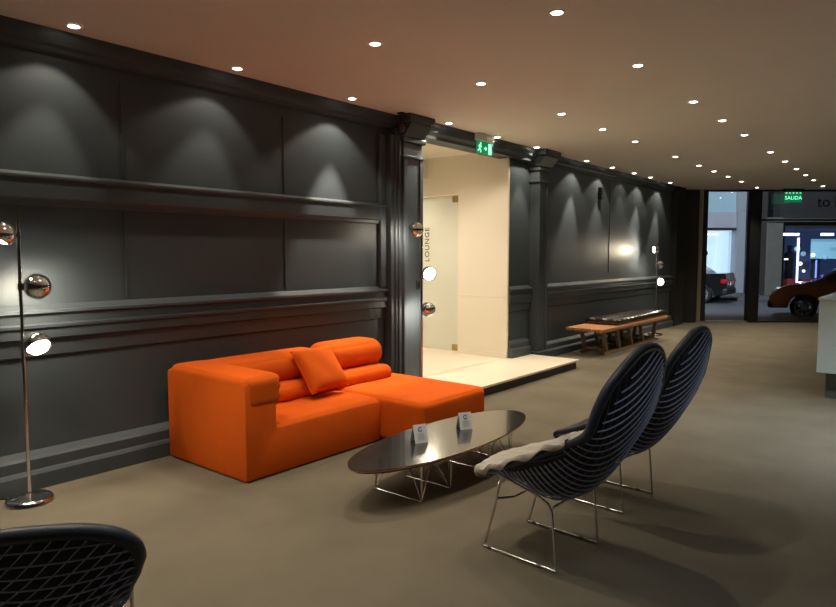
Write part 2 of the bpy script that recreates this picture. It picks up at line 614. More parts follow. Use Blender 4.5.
# first bay: tall clear pane in a metal frame
w1 = struct(fr('window_1', 0, FD, 0))
MB().box(6.19, 6.27, -.06, .06, 0, H - .001).box(6.27, 7.32, -.05, .05, 0, .035).build('window_frame', M['alu'], w1)
MB().box(6.275, 6.385, -.04, .05, .035, H - .001).box(6.385, 7.32, -.04, .05, H - .04, H - .001).build('window_frame', M['frame_dark'], w1)
MB().box(6.385, 7.32, -.005, .005, .035, H - .04).build('pane', M['glass'], w1)
MB().box(6.275, 6.40, -.06, -.04, 1.50, 1.58).build('lock', M['black'], w1)
# second bay: dark post, transom and wide pane
w2 = struct(fr('window_2', 0, FD, 0))
MB().box(7.32, 7.55, -.08, .10, 0, H - .001, .008).box(7.55, 16.2, -.04, .05, H - .04, H - .001).box(7.55, 16.2, -.04, .05, 0, .035).build('window_frame', M['frame_dark'], w2)
MB().box(7.55, 16.2, -.03, .03, 2.25, 2.29).box(10.6, 10.7, -.03, .03, 0, H).box(13.4, 13.5, -.03, .03, 0, H).build('transom', M['frame_dark'], w2)
MB().box(7.55, 16.2, -.005, .005, .035, 2.25).build('pane', M['glass'], w2)
MB().box(7.55, 16.2, -.005, .005, 2.29, H - .04).build('upper_pane', M['glass'], w2)
lettering('lettering', 'to l', .33, M['letter_dark'], w2, (9.02, -.012, 2.66), (PI / 2, 0, 0), .002, 1.0)

# street, pavement and the buildings across it
struct(MB().box(2.5, 22, .06, .5, -.14, -.02).build('pavement', M['pavement'], None, loc=F(0, FD), rot=(0, 0, YAW)))
struct(MB().box(2.5, 26, 14.95, 26.3, -.25, -.15).build('road', M['asphalt'], None, loc=(0, 0, 0), rot=(0, 0, YAW)))
struct(MB().box(2.5, 30, 23.6, 31, -.15, -.05).build('pavement', M['pavement'], None, loc=(0, 0, 0), rot=(0, 0, YAW)))

# ------------------------------------------------------------------ buildings across the street
b1 = empty('building', F(0, 27), YAW)
tag(b1, 'pale grey building across the street with a lit shop window', 'building')
MB().box(9.0, 11.4, 0, .4, -.1, 8).box(11.4, 13.15, .25, .6, -.1, .12).box(13.15, 13.9, -.12, .4, -.1, 8).build('wall', M['pale_wall'], b1)
MB().box(11.4, 13.15, .05, .4, 2.62, 3.28).build('spandrel', M['spandrel'], b1)
MB().box(11.4, 13.15, .0, .4, 2.53, 2.62).build('lintel', M['frame_dark'], b1)
MB().box(11.4, 13.15, .12, .4, 3.28, 7).build('upper_glazing', M['blue_glass'], b1)
sw = MB().box(11.4, 13.15, 1.6, 1.7, -.1, 2.6).box(11.4, 11.5, .4, 1.6, -.1, 2.6).box(13.05, 13.15, .4, 1.6, -.1, 2.6).box(11.4, 13.15, .4, 1.7, 2.5, 2.6).box(11.4, 13.15, .4, 1.7, -.1, .12).build('shop_interior', M['shop_wall'], b1)
for x0, x1, y, z in ((11.42, 12.1, .9, 2.05), (12.3, 12.9, 1.1, 2.35)):
    MB().box(x0, x1, y, y + .05, z, z + .07).build('lamp_tube', M['shop_light'], b1)
for z in (1.0, 1.35, 1.7):
    MB().box(11.5, 12.5, 1.35, 1.6, z, z + .03).build('shelf', M['pale_wall'], b1)
MB().lathe([(0, -.13), (.09, -.09), (.13, 0), (.09, .09), (0, .13)], 20).build('globe_lamp', M['shop_light'], b1, True, loc=(12.35, .9, .93))
MB().box(12.35, 13.0, .55, .7, .12, .62, .03).build('display_panel', M['red_paint'], b1)
MB().box(11.4, 13.15, .22, .24, .12, 2.53).build('shop_pane', M['glass'], b1)

b2 = empty('building', F(0, 25.5), YAW)
tag(b2, 'dark stone building across the street behind the orange car', 'building')
MB().box(13.28, 13.5, -.2, 1, -.1, 9).box(14.1, 30, 0, .5, 2.55, 9).box(22, 30, 0, .5, -.1, 2.55).build('wall', M['dark_facade'], b2)
MB().box(13.5, 14.12, -.25, .5, -.1, 2.95, .02).build('pillar', M['pillar'], b2)
MB().box(13.45, 16.9, -.35, .0, 2.78, 2.9, .01).build('cornice', M['pillar'], b2)
MB().box(14.12, 14.3, -.05, .2, -.1, 2.55).box(14.12, 22, -.05, .2, -.1, .25).box(17.6, 17.7, -.02, .1, .25, 2.55).build('shop_frame', M['frame_dark'], b2)
MB().box(14.1, 22, 2.5, 2.6, -.1, 2.6).box(14.1, 14.2, .5, 2.5, -.1, 2.6).box(21.9, 22, .5, 2.5, -.1, 2.6).box(14.1, 22, .2, 2.6, 2.5, 2.6).box(14.1, 22, .2, 2.6, -.1, .22).build('shop_interior', M['shop_dark'], b2)
for x0, x1 in ((14.15, 14.85), (15.7, 16.2)):
    MB().box(x0, x1, -.06, -.02, 2.25, 2.35).build('light_strip', M['shop_light'], b2)
MB().tube([(14.92, .1, 2.17), (14.92, .1, .42), (15.15, .1, .42)], .045, 10).build('neon_tube', M['neon'], b2)
MB().tube([(15.78, .3, 1.30), (15.78, .3, .45)], .03, 8).build('neon_tube', M['neon_blue'], b2)
MB().box(16.1, 17.5, 1.2, 1.25, 1.35, 2.15).build('poster', M['screen'], b2)
for x, z, s in ((15.5, 1.15, .08), (15.65, .85, .06), (15.35, 1.75, .12), (15.6, 1.55, .10), (16.0, 1.5, .08), (16.5, 1.42, .1)):
    MB().lathe([(0, -s), (s * .7, -s * .7), (s, 0), (s * .7, s * .7), (0, s)], 12).build('display_lamp', M['shop_light'] if s < .1 else M['screen'], b2, True, loc=(x, .9, z))
MB().box(14.4, 15.0, .9, 1.0, 1.3, 1.36).build('display_shelf', M['shop_light'], b2)
MB().box(14.35, 16.6, .6, .8, .22, .55, .02).build('display_base', M['red_paint'], b2)
for x, h in ((15.45, 1.72), (16.55, 1.66), (15.05, 1.6)):
    mq = MB().lathe([(0, 0), (.16, .02), (.17, .5), (.14, .9), (.19, 1.2), (.20, 1.36), (.07, 1.45), (.06, 1.5), (.1, 1.58), (.09, 1.68), (0, h)], 14)
    mq.build('mannequin', M['shirt'], b2, True, loc=(x, 1.6, .2))

# street light added out of view to light the facades and the cars
sl = empty('added_street_lamp', F(5.0, 15.3, -.15), YAW)
tag(sl, 'tall street lamp added out of view to light the street', 'street lamp')
MB().tube([(0, 0, 0), (0, 0, 6.6), (.4, .1, 6.95), (1.2, .3, 7.0)], .06, 10).build('pole', M['frame_dark'], sl, True)
MB().box(1.05, 1.6, .2, .5, 6.95, 7.06, .02).build('lamp_head', M['frame_dark'], sl)
light('SPOT', 'added_street_light', (1.4, .35, 6.9), 8000, (.80, .88, 1.0), sl, spot_size=R(100), spot_blend=.8, shadow_soft_size=.15, aim=(.35, 1, -.5))


# ------------------------------------------------------------------ cars
def car(name, loc, rz, paint, lower, label, L=4.2, kind='hatch'):
    r = empty(name, loc, rz)
    tag(r, label, 'car')
    W = 1.74

    def arch(cx, rad, z0):
        return [(cx + rad * math.cos(a), z0 + rad * math.sin(a)) for a in [PI * k / 10 for k in range(11)]]
    xf, xr = L / 2 - .80, -L / 2 + .75
    if kind == 'hatch':
        top = [(L / 2 - .02, .42), (L / 2, .55), (L / 2 - .10, .70), (L / 2 - .35, .83), (L / 2 - .95, .96), (.2, 1.0), (-L / 2 + .05, 1.0), (-L / 2, .75), (-L / 2 + .02, .40)]
        roof = [(L / 2 - .98, .95), (.45, 1.36), (.1, 1.45), (-.9, 1.48), (-1.6, 1.38), (-L / 2 + .12, .98)]
    else:
        top = [(L / 2, .45), (L / 2, .62), (L / 2 - .3, .80), (L / 2 - 1.2, .95), (0, .97), (-L / 2 + .55, 1.02), (-L / 2 + .06, 1.03), (-L / 2 + .02, .92), (-L / 2, .66), (-L / 2 + .03, .42)]
        roof = [(L / 2 - 1.25, .94), (.35, 1.34), (0, 1.42), (-.8, 1.42), (-1.2, 1.34), (-L / 2 + .62, 1.01)]
    bot = [(-L / 2 + .08, .28), (xr - .36, .28)] + arch(xr, .36, .28)[::-1] + [(xf - .36, .26)] + arch(xf, .36, .28)[::-1] + [(L / 2 - .1, .26)]
    pts = top + bot

    def shell(P, wfun, nm, m, bev=.03):
        b = bmesh.new()
        A = [b.verts.new((x, -wfun(x, z), z)) for x, z in P]
        B = [b.verts.new((x, wfun(x, z), z)) for x, z in P]
        k = len(P)
        b.faces.new(A)
        b.faces.new(B[::-1])
        for i in range(k):
            b.faces.new([A[i], B[i], B[(i + 1) % k], A[(i + 1) % k]])
        bmesh.ops.recalc_face_normals(b, faces=b.faces)
        if bev:
            bmesh.ops.bevel(b, geom=[e for e in b.edges if abs(e.verts[0].co.y - e.verts[1].co.y) < .2], offset=bev, segments=2, affect='EDGES')
        mb = MB()
        mb.merge(b)
        return mb.build(nm, m, r, 40)

    def wb(x, z):
        t = max(0, abs(x) - L / 2 + .8) / .8
        return W / 2 - .13 * t * t - .05 * abs(z - .6)
    shell(pts, wb, 'body', paint)
    shell(roof, lambda x, z: W / 2 - .07 - .30 * max(0, z - .95), 'cabin', paint, .03)
    def inset(P, k):
        cx = sum(p[0] for p in P) / len(P)
        cz = sum(p[1] for p in P) / len(P)
        return [(cx + (p[0] - cx) * k, cz + (p[1] - cz) * (k - .06)) for p in P]
    shell(inset(roof, .90), lambda x, z: W / 2 - .055 - .30 * max(0, z - .95), 'side_windows', M['car_glass'], 0)
    (x0, z0), (x1, z1) = roof[0], roof[1]
    MB().add([(x0 + .0, -.68, z0 + .04), (x0 + .0, .68, z0 + .04), (x1 + .03, .60, z1 - .0), (x1 + .03, -.60, z1 - .0),
              (x0 + .05, -.68, z0 + .02), (x0 + .05, .68, z0 + .02), (x1 + .06, .60, z1 + .01), (x1 + .06, -.60, z1 + .01)],
             [(0, 1, 2, 3), (4, 7, 6, 5), (0, 4, 5, 1), (1, 5, 6, 2), (2, 6, 7, 3), (3, 7, 4, 0)]).build('windscreen', M['car_glass'], r)
    for s in (-1, 1):
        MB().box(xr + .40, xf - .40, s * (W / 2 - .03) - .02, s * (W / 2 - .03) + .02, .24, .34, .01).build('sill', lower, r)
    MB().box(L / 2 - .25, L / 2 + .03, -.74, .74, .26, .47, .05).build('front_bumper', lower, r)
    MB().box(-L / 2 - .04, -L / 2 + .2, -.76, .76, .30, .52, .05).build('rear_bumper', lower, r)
    for sx in (xf, xr):
        for s in (-1, 1):
            w = empty('wheel', (sx, s * (W / 2 - .09), .31))
            w.parent = r
            MB().lathe([(.20, -.09), (.29, -.09), (.31, -.06), (.31, .06), (.29, .09), (.20, .09), (.20, -.09)], 28).build('tyre', M['tyre'], w, True, rot=(PI / 2, 0, 0))
            rim = MB().lathe([(.175, .06), (.205, .075), (.205, -.075), (.175, -.06), (.175, .06)], 28)
            rim.lathe([(0, .05), (.05, .05), (.055, -.05), (0, -.05)], 16)
            for k in range(9):
                a = 2 * PI * k / 9
                rim.tube([(.04 * math.cos(a), .04 * math.sin(a), 0), (.19 * math.cos(a), .19 * math.sin(a), 0)], .022, 6)
            rim.build('rim', M['alloy'], w, True, loc=(0, s * .03, 0), rot=(PI / 2, 0, 0))
    for s in (-1, 1):
        MB().soft(L / 2 - .42, L / 2 - .07, s * .62 - .13, s * .62 + .13, .60, .76, .06, 3).build('headlamp', M['head'], r, True)
        MB().soft(-L / 2 - .02, -L / 2 + .20, s * .62 - .16, s * .62 + .16, .68, .84, .05, 3).build('tail_lamp', M['tail'], r, True)
        MB().soft(.82, .98, s * .92 - .09, s * .92 + .09, .95, 1.07, .05, 3).build('door_mirror', paint, r, True)
    MB().box(-L / 2 - .05, -L / 2 - .02, -.26, .26, .62, .73).build('number_plate', M['plate'], r)
    return r


car('hatchback_car', (-1.66, 20.15, -.15), PI + R(7), M['car_orange'], M['car_lower'], 'orange car parked in the street, facing left behind the white desk')
car('saloon_car', (-8.05, 24.1, -.15), PI + R(3), M['car_black'], M['car_lower'], 'black saloon car seen tail on through the narrow window', L=4.5, kind='saloon')

# ------------------------------------------------------------------ ceiling downlights
def downlight(label, x, y, z=H, w=DOWN_W, wall=None, color=WARM, group=None, size=86, vis=True):
    t = empty('downlight', (x, y, z))
    tag(t, label, 'downlight', group)
    MB().lathe([(.034, -.001), (.034, -.007), (.048, -.007), (.052, -.001)], 28).build('trim_ring', M['ring'], t, True)
    MB().lathe([(0, -.002), (.034, -.002), (.034, -.006), (.025, -.010), (0, -.012)], 24).build('lens', M['lens'], t, True)
    if wall is None:
        light('SPOT', 'beam', (0, 0, -.02), w, color, t, spot_size=R(size), spot_blend=.9, shadow_soft_size=.03)
    else:
        # wall light: tight bright beam inside a wide faint one
        light('SPOT', 'beam', (0, 0, -.02), SCALLOP_W * wall[1], color, t, spot_size=R(wall[2]), spot_blend=.55, shadow_soft_size=.02, aim=(-.06, wall[0], -1))
        light('SPOT', 'halo', (0, 0, -.02), HALO_W * min(wall[1], 1.25), color, t, spot_size=R(wall[3]), spot_blend=.3, shadow_soft_size=.02, aim=(-.06, wall[0], -1))
    return t


ORD = ['nearest', 'second', 'third', 'fourth', 'fifth', 'sixth', 'seventh', 'eighth', 'ninth', 'tenth', 'eleventh', 'twelfth', 'thirteenth']
# x, y, strength, tilt along the wall, inner and outer beam in degrees
rowA = [(-4.31, 1.88, .7, -.16, 54, 100), (-4.30, 3.08, .55, -.2, 58, 104), (-4.30, 4.32, 4.6, -.06, 44, 108), (-4.28, 5.78, 1.3, -.35, 66, 112), (-4.32, 6.82, .9, 0, 60, 112), (-4.32, 7.79, 1.3, -.05, 50, 108),
        (-4.34, 9.38, 3.2, -.12, 42, 104), (-4.34, 10.35, 2.2, -.12, 40, 104), (-4.34, 11.3, .4, -.12, 60, 104), (-4.34, 12.1, 3.4, -.15, 40, 104), (-4.34, 13.2, 3.4, -.2, 38, 104)]
for i, (x, y, k, tl, bi, bo) in enumerate(rowA):
    downlight('%s wall-washing downlight in the row along the dark panelled wall' % ORD[i], x, y, wall=(tl, k, bi, bo), group='downlights along the panelled wall')
rowB = [3.32, 4.63, 6.12, 7.16, 8.18, 9.8, 11.0, 11.9, 12.85, 13.9, 15.3]
for i, y in enumerate(rowB):
    downlight('%s downlight in the second row out from the panelled wall' % ORD[i], -3.09 - .012 * (y - 4), y, w=DOWN_W * 1.15, group='downlights in the second row')
rowC = [3.58, 4.94, 6.42, 7.5, 8.56, 10.2, 11.35, 12.45, 13.5, 14.5, 15.9]
for i, y in enumerate(rowC):
    downlight('%s downlight in the third row, nearest the desk' % ORD[i], -1.87 - .02 * (y - 4), y, w=DOWN_W * .62, group='downlights in the third row')
# rows go on over the viewer; cool ones added unseen to brighten desk, chairs
for x, y, c in ((-3.05, 1.9, WARM), (-3.05, .5, WARM), (-1.85, 2.2, WARM), (-1.85, .8, WARM), (-4.25, .6, WARM), (-.5, 1.6, COOL), (.2, 3.6, COOL), (-.35, 6.3, COOL), (.8, 6.3, COOL), (.6, 8.6, COOL), (1.8, 3.6, COOL), (1.8, 7.0, COOL), (1.8, 11.0, COOL)):
    downlight('ceiling downlight outside the frame of the photo', x, y, color=c, w=DOWN_W * ((1.25 if x < -2 else .7) if c == WARM else 3.4 if 6 < y < 7 else .45), size=112 if x < -2 else 86, group='downlights outside the frame')
for x, y in ((-5.0, 6.4), (-5.9, 6.3), (-6.3, 8.4)):
    downlight('ceiling downlight inside the lounge entrance', x, y, z=2.88 if y > 7.5 or x > -5.8 else 2.6, w=ALCOVE_W * (3 if y > 7.5 else 1), size=150, color=ALCOVE_C, group='downlights inside the lounge entrance')


# ------------------------------------------------------------------ floor lamps
def make_lamp(label, loc, heads, cable=False):
    r = empty('floor_lamp', loc)
    tag(r, label, 'floor lamp', 'three headed chrome floor lamps')
    MB().lathe([(0, 0), (.125, 0), (.132, .008), (.130, .020), (.118, .032), (.09, .036), (.03, .038), (.018, .05), (0, .05)], 40).build('base', M['chrome'], r, True)
    MB().cyl((0, 0, .04), (0, 0, 1.74), .0105, 14).lathe([(0, 1.74), (.013, 1.74), (.013, 1.755), (0, 1.757)], 14).build('pole', M['chrome'], r, True)
    for z, side, aim, lit in heads:
        h = empty('lamp_head', (side[0], side[1], z))
        h.parent = r
        d = Vector(aim).normalized()
        q = d.to_track_quat('Z', 'Y')
        h.rotation_euler = q.to_euler()
        prof = []
        for k in range(15):
            a = -PI / 2 + (PI / 2 + .42) * k / 14
            prof.append((.078 * math.cos(a), .078 * math.sin(a)))
        inner = [(p[0] * .94, p[1] * .94) for p in prof[::-1]]
        MB().lathe(prof + inner, 32).build('lamp_shade', M['chrome'], h, True)
        MB().lathe([(0, .046), (.03, .043), (.054, .032), (.064, .012), (.052, -.02), (.03, -.035), (0, -.04)], 24).build('bulb', M['bulb'] if lit else M['bulb_soft'], h, True)
        # swivel arm from the pole to the back of the head
        inv = q.inverted()
        p0 = inv @ Vector((-side[0], -side[1], 0))
        MB().tube([p0, p0 * .35 + Vector((0, 0, -.035))], .006, 8).lathe([(0, -.02), (.017, -.02), (.017, .02), (0, .02)], 14, Matrix.Translation(p0) @ (inv.to_matrix().to_4x4())).build('swivel_arm', M['chrome'], h, True)
        if lit:
            light('SPOT', 'beam', (0, 0, .062), HEAD_W * lit, (1.0, .84, .60), h, spot_size=R(140), spot_blend=.6, shadow_soft_size=.04, aim=(0, 0, 1))
    if cable:
        MB().tube([(-.1, -.05, .008), (-.2, -.14, .006), (-.22, -.3, .006), (-.14, -.5, .006)], .005, 6).build('cable', M['black'], r, True)
    return r


# aim vectors: +x is into the room, -y towards the viewer
make_lamp('chrome floor lamp with three ball heads at the left edge, left of the orange sofa', (-4.28, 1.50, 0),
          [(1.62, (0, -.09, 0), (-.12, -.5, -.75), .5), (1.31, (.02, .085, 0), (-.8, .25, -.35), 1.0), (.965, (.05, .06, 0), (.62, .05, -.6), 1.0)], True)
make_lamp('chrome floor lamp with three ball heads behind the orange sofa, before the lounge doorway', (-4.17, 5.17, 0),
          [(1.755, (.0, -.09, 0), (-.8, -.2, -.5), .3), (1.31, (.05, .06, 0), (.8, -.5, -.2), 1.0), (.94, (.02, .085, 0), (-.8, .3, -.4), .4)])
make_lamp('chrome floor lamp with three ball heads at the far end of the wooden bench', (-4.22, 12.22, 0),
          [(1.60, (0, -.09, 0), (-.9, -.6, -.1), 2.2), (1.32, (.02, .085, 0), (-.7, .3, -.5), .4), (1.0, (.05, .05, 0), (.8, -.6, -.1), 1.0)])

# ------------------------------------------------------------------ orange sofa
sofa = empty('sofa', (-3.95, 3.6, 0))
tag(sofa, 'bright orange two piece sofa with a chaise against the dark panelled wall', 'sofa')
OX, OY = 3.95, -3.6


def sp(mb, name, parent=sofa, m=None, smooth=35):
    o = mb.build(name, m or M['orange'], parent, smooth)
    o.location = (OX, OY, 0) if parent == sofa else (0, 0, 0)
    return o


def seat_dent(q):
    if q.z > .25:
        f = max(0, 1 - abs(q.y - 3.3) / .5) * max(0, 1 - abs(q.x + 3.85) / .4)
        q.z -= .018 * f
        q.z += .004 * math.sin(q.y * 23 + q.x * 5) * max(0, 1 - abs(q.x + 3.9) / .35)
    return q


def chaise_dent(q):
    if q.z > .25:
        for (x, y) in ((-3.55, 4.08), (-3.55, 4.50), (-3.85, 4.28)):
            d = math.hypot(q.x - x, q.y - y)
            q.z -= .022 * math.exp(-(d / .10) ** 2)
    return q


LB = [(2.51, .003), (3.818, .003), (3.818, .335), (2.79, .335), (2.775, .345), (2.775, .665), (2.51, .665)]
sp(MB().prism(LB, 'x', -4.455, -3.495, .03), 'body')
sp(MB().soft(-4.40, -3.508, 2.79, 3.812, .22, .355, .045, 18, .008, seat_dent), 'seat_cushion')
sp(MB().soft(-4.40, -3.07, 3.825, 4.70, .004, .36, .045, 18, .014, chaise_dent), 'chaise_seat')
def armtop(q):
    # soft roll with creases at the front inner corner
    if q.x > -3.62 and q.y > 2.72:
        q.y += .006 * math.sin(q.z * 95)
    return q
sp(MB().soft(-4.44, -3.493, 2.514, 2.825, .47, .70, .06, 14, .004, armtop), 'arm_roll')
sp(MB().soft(-4.44, -4.15, 2.78, 4.50, .02, .60, .05, 10), 'back_frame')
sp(MB().soft(-4.44, -4.08, 2.60, 3.80, .47, .70, .105, 14, .008), 'back_roll')
sp(MB().soft(-4.44, -4.08, 3.81, 4.53, .47, .715, .11, 14, .012), 'back_roll')
sp(MB().soft(-4.36, -3.97, 2.80, 3.80, .335, .485, .07, 14, .006), 'lumbar_roll')
sp(MB().soft(-4.36, -3.97, 3.81, 4.52, .335, .485, .07, 14, .006), 'lumbar_roll')
for x in (-4.30, -3.60):
    for y in (2.66, 3.70, 3.95, 4.65):
        sp(MB().cyl((x, y, 0), (x, y, .015), .025, 12), 'foot', m=M['black'])

pillow = empty('throw_pillow', (-3.90, 3.565, .385))
tag(pillow, 'orange square cushion leaning on the back of the sofa', 'cushion')
pm = bmesh.new()
N = 18
hw = .20
grid = {}
for sgn in (1, -1):
    for i in range(N + 1):
        for j in range(N + 1):
            u, v = -1 + 2 * i / N, -1 + 2 * j / N
            edge = (i in (0, N) or j in (0, N))
            if edge and sgn == -1:
                grid[(sgn, i, j)] = grid[(1, i, j)]
                continue
            k = (1 - u ** 4) * (1 - v ** 4)
            pin = 1 - .06 * ((1 - u * u) * abs(v) ** 3 + (1 - v * v) * abs(u) ** 3)
            th = sgn * .075 * k ** .45 + .004 * math.sin(6 * u + 3 * v) * k
            grid[(sgn, i, j)] = pm.verts.new((th, u * hw * pin, v * hw * pin))
for sgn in (1, -1):
    for i in range(N):
        for j in range(N):
            pm.faces.new([grid[(sgn, i, j)], grid[(sgn, i + 1, j)], grid[(sgn, i + 1, j + 1)], grid[(sgn, i, j + 1)]])
bmesh.ops.recalc_face_normals(pm, faces=pm.faces)
pmb = MB()
pmb.merge(pm)
cov = pmb.build('cushion_cover', M['orange'], pillow, 60)
cov.location = (-.06, .02, .185)
cov.rotation_euler = (R(3), R(-38), R(-3))
ed = []
for t in range(72):
    a = t / 72 * 4
    s_, f_ = int(a), a - int(a)
    u, v = [(-1 + 2 * f_, -1), (1, -1 + 2 * f_), (1 - 2 * f_, 1), (-1, 1 - 2 * f_)][s_]
    pin = 1 - .06 * ((1 - u * u) * abs(v) ** 3 + (1 - v * v) * abs(u) ** 3)
    ed.append((0, u * hw * pin, v * hw * pin))
MB().tube(ed, .004, 6, True).build('piping', M['orange'], cov, True)

# ------------------------------------------------------------------ elliptical table
tb = empty('coffee_table', (-2.60, 3.51, 0))
tag(tb, 'long elliptical black topped low table on wire legs before the sofa', 'coffee table')
TA, TB_, TZ = .915, .31, .27
def ell(a, b, n=96):
    return [(b * math.cos(2 * PI * k / n), a * math.sin(2 * PI * k / n)) for k in range(n)]
MB().prism(ell(TA - .004, TB_ - .004), 'z', TZ - .006, TZ).build('tabletop', M['laminate'], tb)
e = MB()
E0, E1, E2 = ell(TA, TB_), ell(TA, TB_), ell(TA - .035, TB_ - .035)
nn = len(E0)
vs_ = [(x, y, TZ - .0055) for x, y in E0] + [(x, y, TZ - .009) for x, y in E1] + [(x, y, TZ - .030) for x, y in E2]
fs = [tuple(range(nn))[::-1], tuple(range(2 * nn, 3 * nn))]
for k in range(nn):
    k2 = (k + 1) % nn
    fs += [(k, k2, nn + k2, nn + k), (nn + k, nn + k2, 2 * nn + k2, 2 * nn + k)]
e.add(vs_, fs).build('plywood_edge', M['ply'], tb)
for s in (-1, 1):
    wb_ = empty('wire_base', (0, s * .37, 0))
    wb_.parent = tb
    for q in (-1, 1):
        # W-braced side: floor runner, two uprights and a V brace
        y0 = q * .15
        MB().tube([(-.19, y0, .006), (.19, y0, .006)], .005, 8).build('runner', M['steel'], wb_, True)
        for x in (-.19, .19):
            MB().tube([(x, y0, .006), (x, y0, TZ - .031)], .0045, 8).build('upright', M['steel'], wb_, True)
        MB().tube([(-.17, y0 * .9, TZ - .033), (-.19, y0, .008), (0, y0 * .5, TZ - .034), (.19, y0, .008), (.17, y0 * .9, TZ - .033)], .0042, 8).build('brace', M['steel'], wb_, True)
    for x in (-.17, .17):
        MB().tube([(x, -.19, TZ - .036), (x, .19, TZ - .036)], .0045, 8).build('top_rail', M['steel'], wb_, True)
    for x in (-.19, .19):
        MB().tube([(x, -.15, .006), (x * .8, 0, TZ - .036), (x, .15, .006)], .0042, 8).build('brace', M['steel'], wb_, True)


def tent_card(label, x, y, rz):
    r = empty('tent_card', (x, y, TZ + .0005), rz)
    tag(r, label, 'table sign', 'tent cards on the low table')
    # local +x faces the reader
    h, d, w = .115, .040, .048
    MB().prism([(d, 0), (d - .002, 0), (0, h - .003), (-d + .002, 0), (-d, 0), (0, h)], 'y', -w, w).build('folded_card', M['paper'], r)
    ang = math.atan2(d, h)
    face = empty('printed_face', (0, 0, 0))
    face.parent = r
    face.location = (d * .5 + .0008, 0, h * .5)
    face.rotation_euler = (0, -ang, 0)
    ring = [(0, .021 * math.cos(2 * PI * k / 26 + .5), .026 + .021 * math.sin(2 * PI * k / 26 + .5)) for k in range(23)]
    MB().tube([(0, a * .62, b * .62 + .012) for _, a, b in ring], .0032, 6).build('ring_logo', M['ink_blue'], face, True)
    lines = MB()
    for k, wd in enumerate((.027, .020, .030, .024, .028)):
        z = -.004 - .0085 * k
        lines.box(-.0004, .0006, -wd, wd, z - .0013, z + .0013)
    lines.build('printed_lines', M['ink_grey'], face)
    return r


tent_card('white folded tent card with a blue ring, nearer end of the table', -2.66, 3.275, R(-24))
tent_card('white folded tent card with a blue ring, farther end of the table', -2.62, 3.735, R(-30))


# ------------------------------------------------------------------ wire chairs
def lin(T, s):
    k = max(0, min(1, s)) * (len(T) - 1)
    i = min(int(k), len(T) - 2)
    f = k - i
    f = f * f * (3 - 2 * f) * .35 + f * .65
    return T[i] * (1 - f) + T[i + 1] * f


def at_list(T, s):
    k = max(0, min(1, s)) * 120
    i = min(int(k), 119)
    return T[i].lerp(T[i + 1], k - i)


class Shell:
    """curved seat and back: a centre profile, an edge profile and half widths"""

    def __init__(self, prof, edge, wid, top, ex):
        self.PC = catmull([Vector(p) for p in prof], 120)
        self.EC = catmull([Vector(p) for p in edge], 120)
        self.W, self.top, self.ex = wid, top, ex

    def base(self, s, y):
        t = y / lin(self.W, s)
        q = at_list(self.PC, s).lerp(at_list(self.EC, s), min(1.15, t * t))
        return Vector((q.x, y, q.y))

    def width(self, s):
        w = lin(self.W, s)
        if s > self.top:
            q = (s - self.top) / (1 - self.top)
            w = lin(self.W, self.top) * max(0.0, 1 - q ** self.ex) ** (1 / self.ex)
        if s < .07:
            q = (.07 - s) / .07
            w = lin(self.W, .07) * (1 - q ** 2.4 * .55)
        return w

    def normal(self, s, y):
        s0, s1 = max(0, s - .012), min(1, s + .012)
        ds = self.base(s1, y) - self.base(s0, y)
        dy = self.base(s, y + .01) - self.base(s, y - .01)
        n_ = dy.cross(ds)
        n_.normalize()
        return n_ * (1 if n_.z + n_.x > 0 else -1)     # towards the sitter

    def surf(self, s, y, off=0.0):
        return self.base(s, y) + self.normal(s, y) * off

    def outline(self, n=90):
        ss = [.5 - .5 * math.cos(PI * k / n) for k in range(n + 1)]
        return [(s, self.width(s)) for s in ss] + [(s, -self.width(s)) for s in ss[::-1]]


LOUNGE = Shell(((.262, .345), (.235, .382), (.14, .38), (.02, .335), (-.11, .292), (-.24, .345), (-.35, .46), (-.44, .62), (-.50, .78), (-.53, .93), (-.545, 1.085)),
               ((.25, .35), (.225, .395), (.14, .43), (.04, .475), (-.08, .535), (-.21, .60), (-.33, .665), (-.43, .735), (-.465, .85), (-.49, .97), (-.53, 1.075)),
               [.15, .22, .26, .29, .315, .33, .335, .335, .33, .32, .30], .70, 2.2)
SIDE = Shell(((.29, .44), (.25, .462), (.12, .45), (-.02, .435), (-.13, .45), (-.185, .50), (-.21, .58), (-.235, .67), (-.265, .775)),
             ((.28, .445), (.24, .47), (.11, .475), (-.02, .475), (-.11, .50), (-.155, .55), (-.18, .61), (-.205, .68), (-.24, .765)),
             [.14, .175, .18, .18, .19, .205, .23, .25, .265], .83, 2.8)


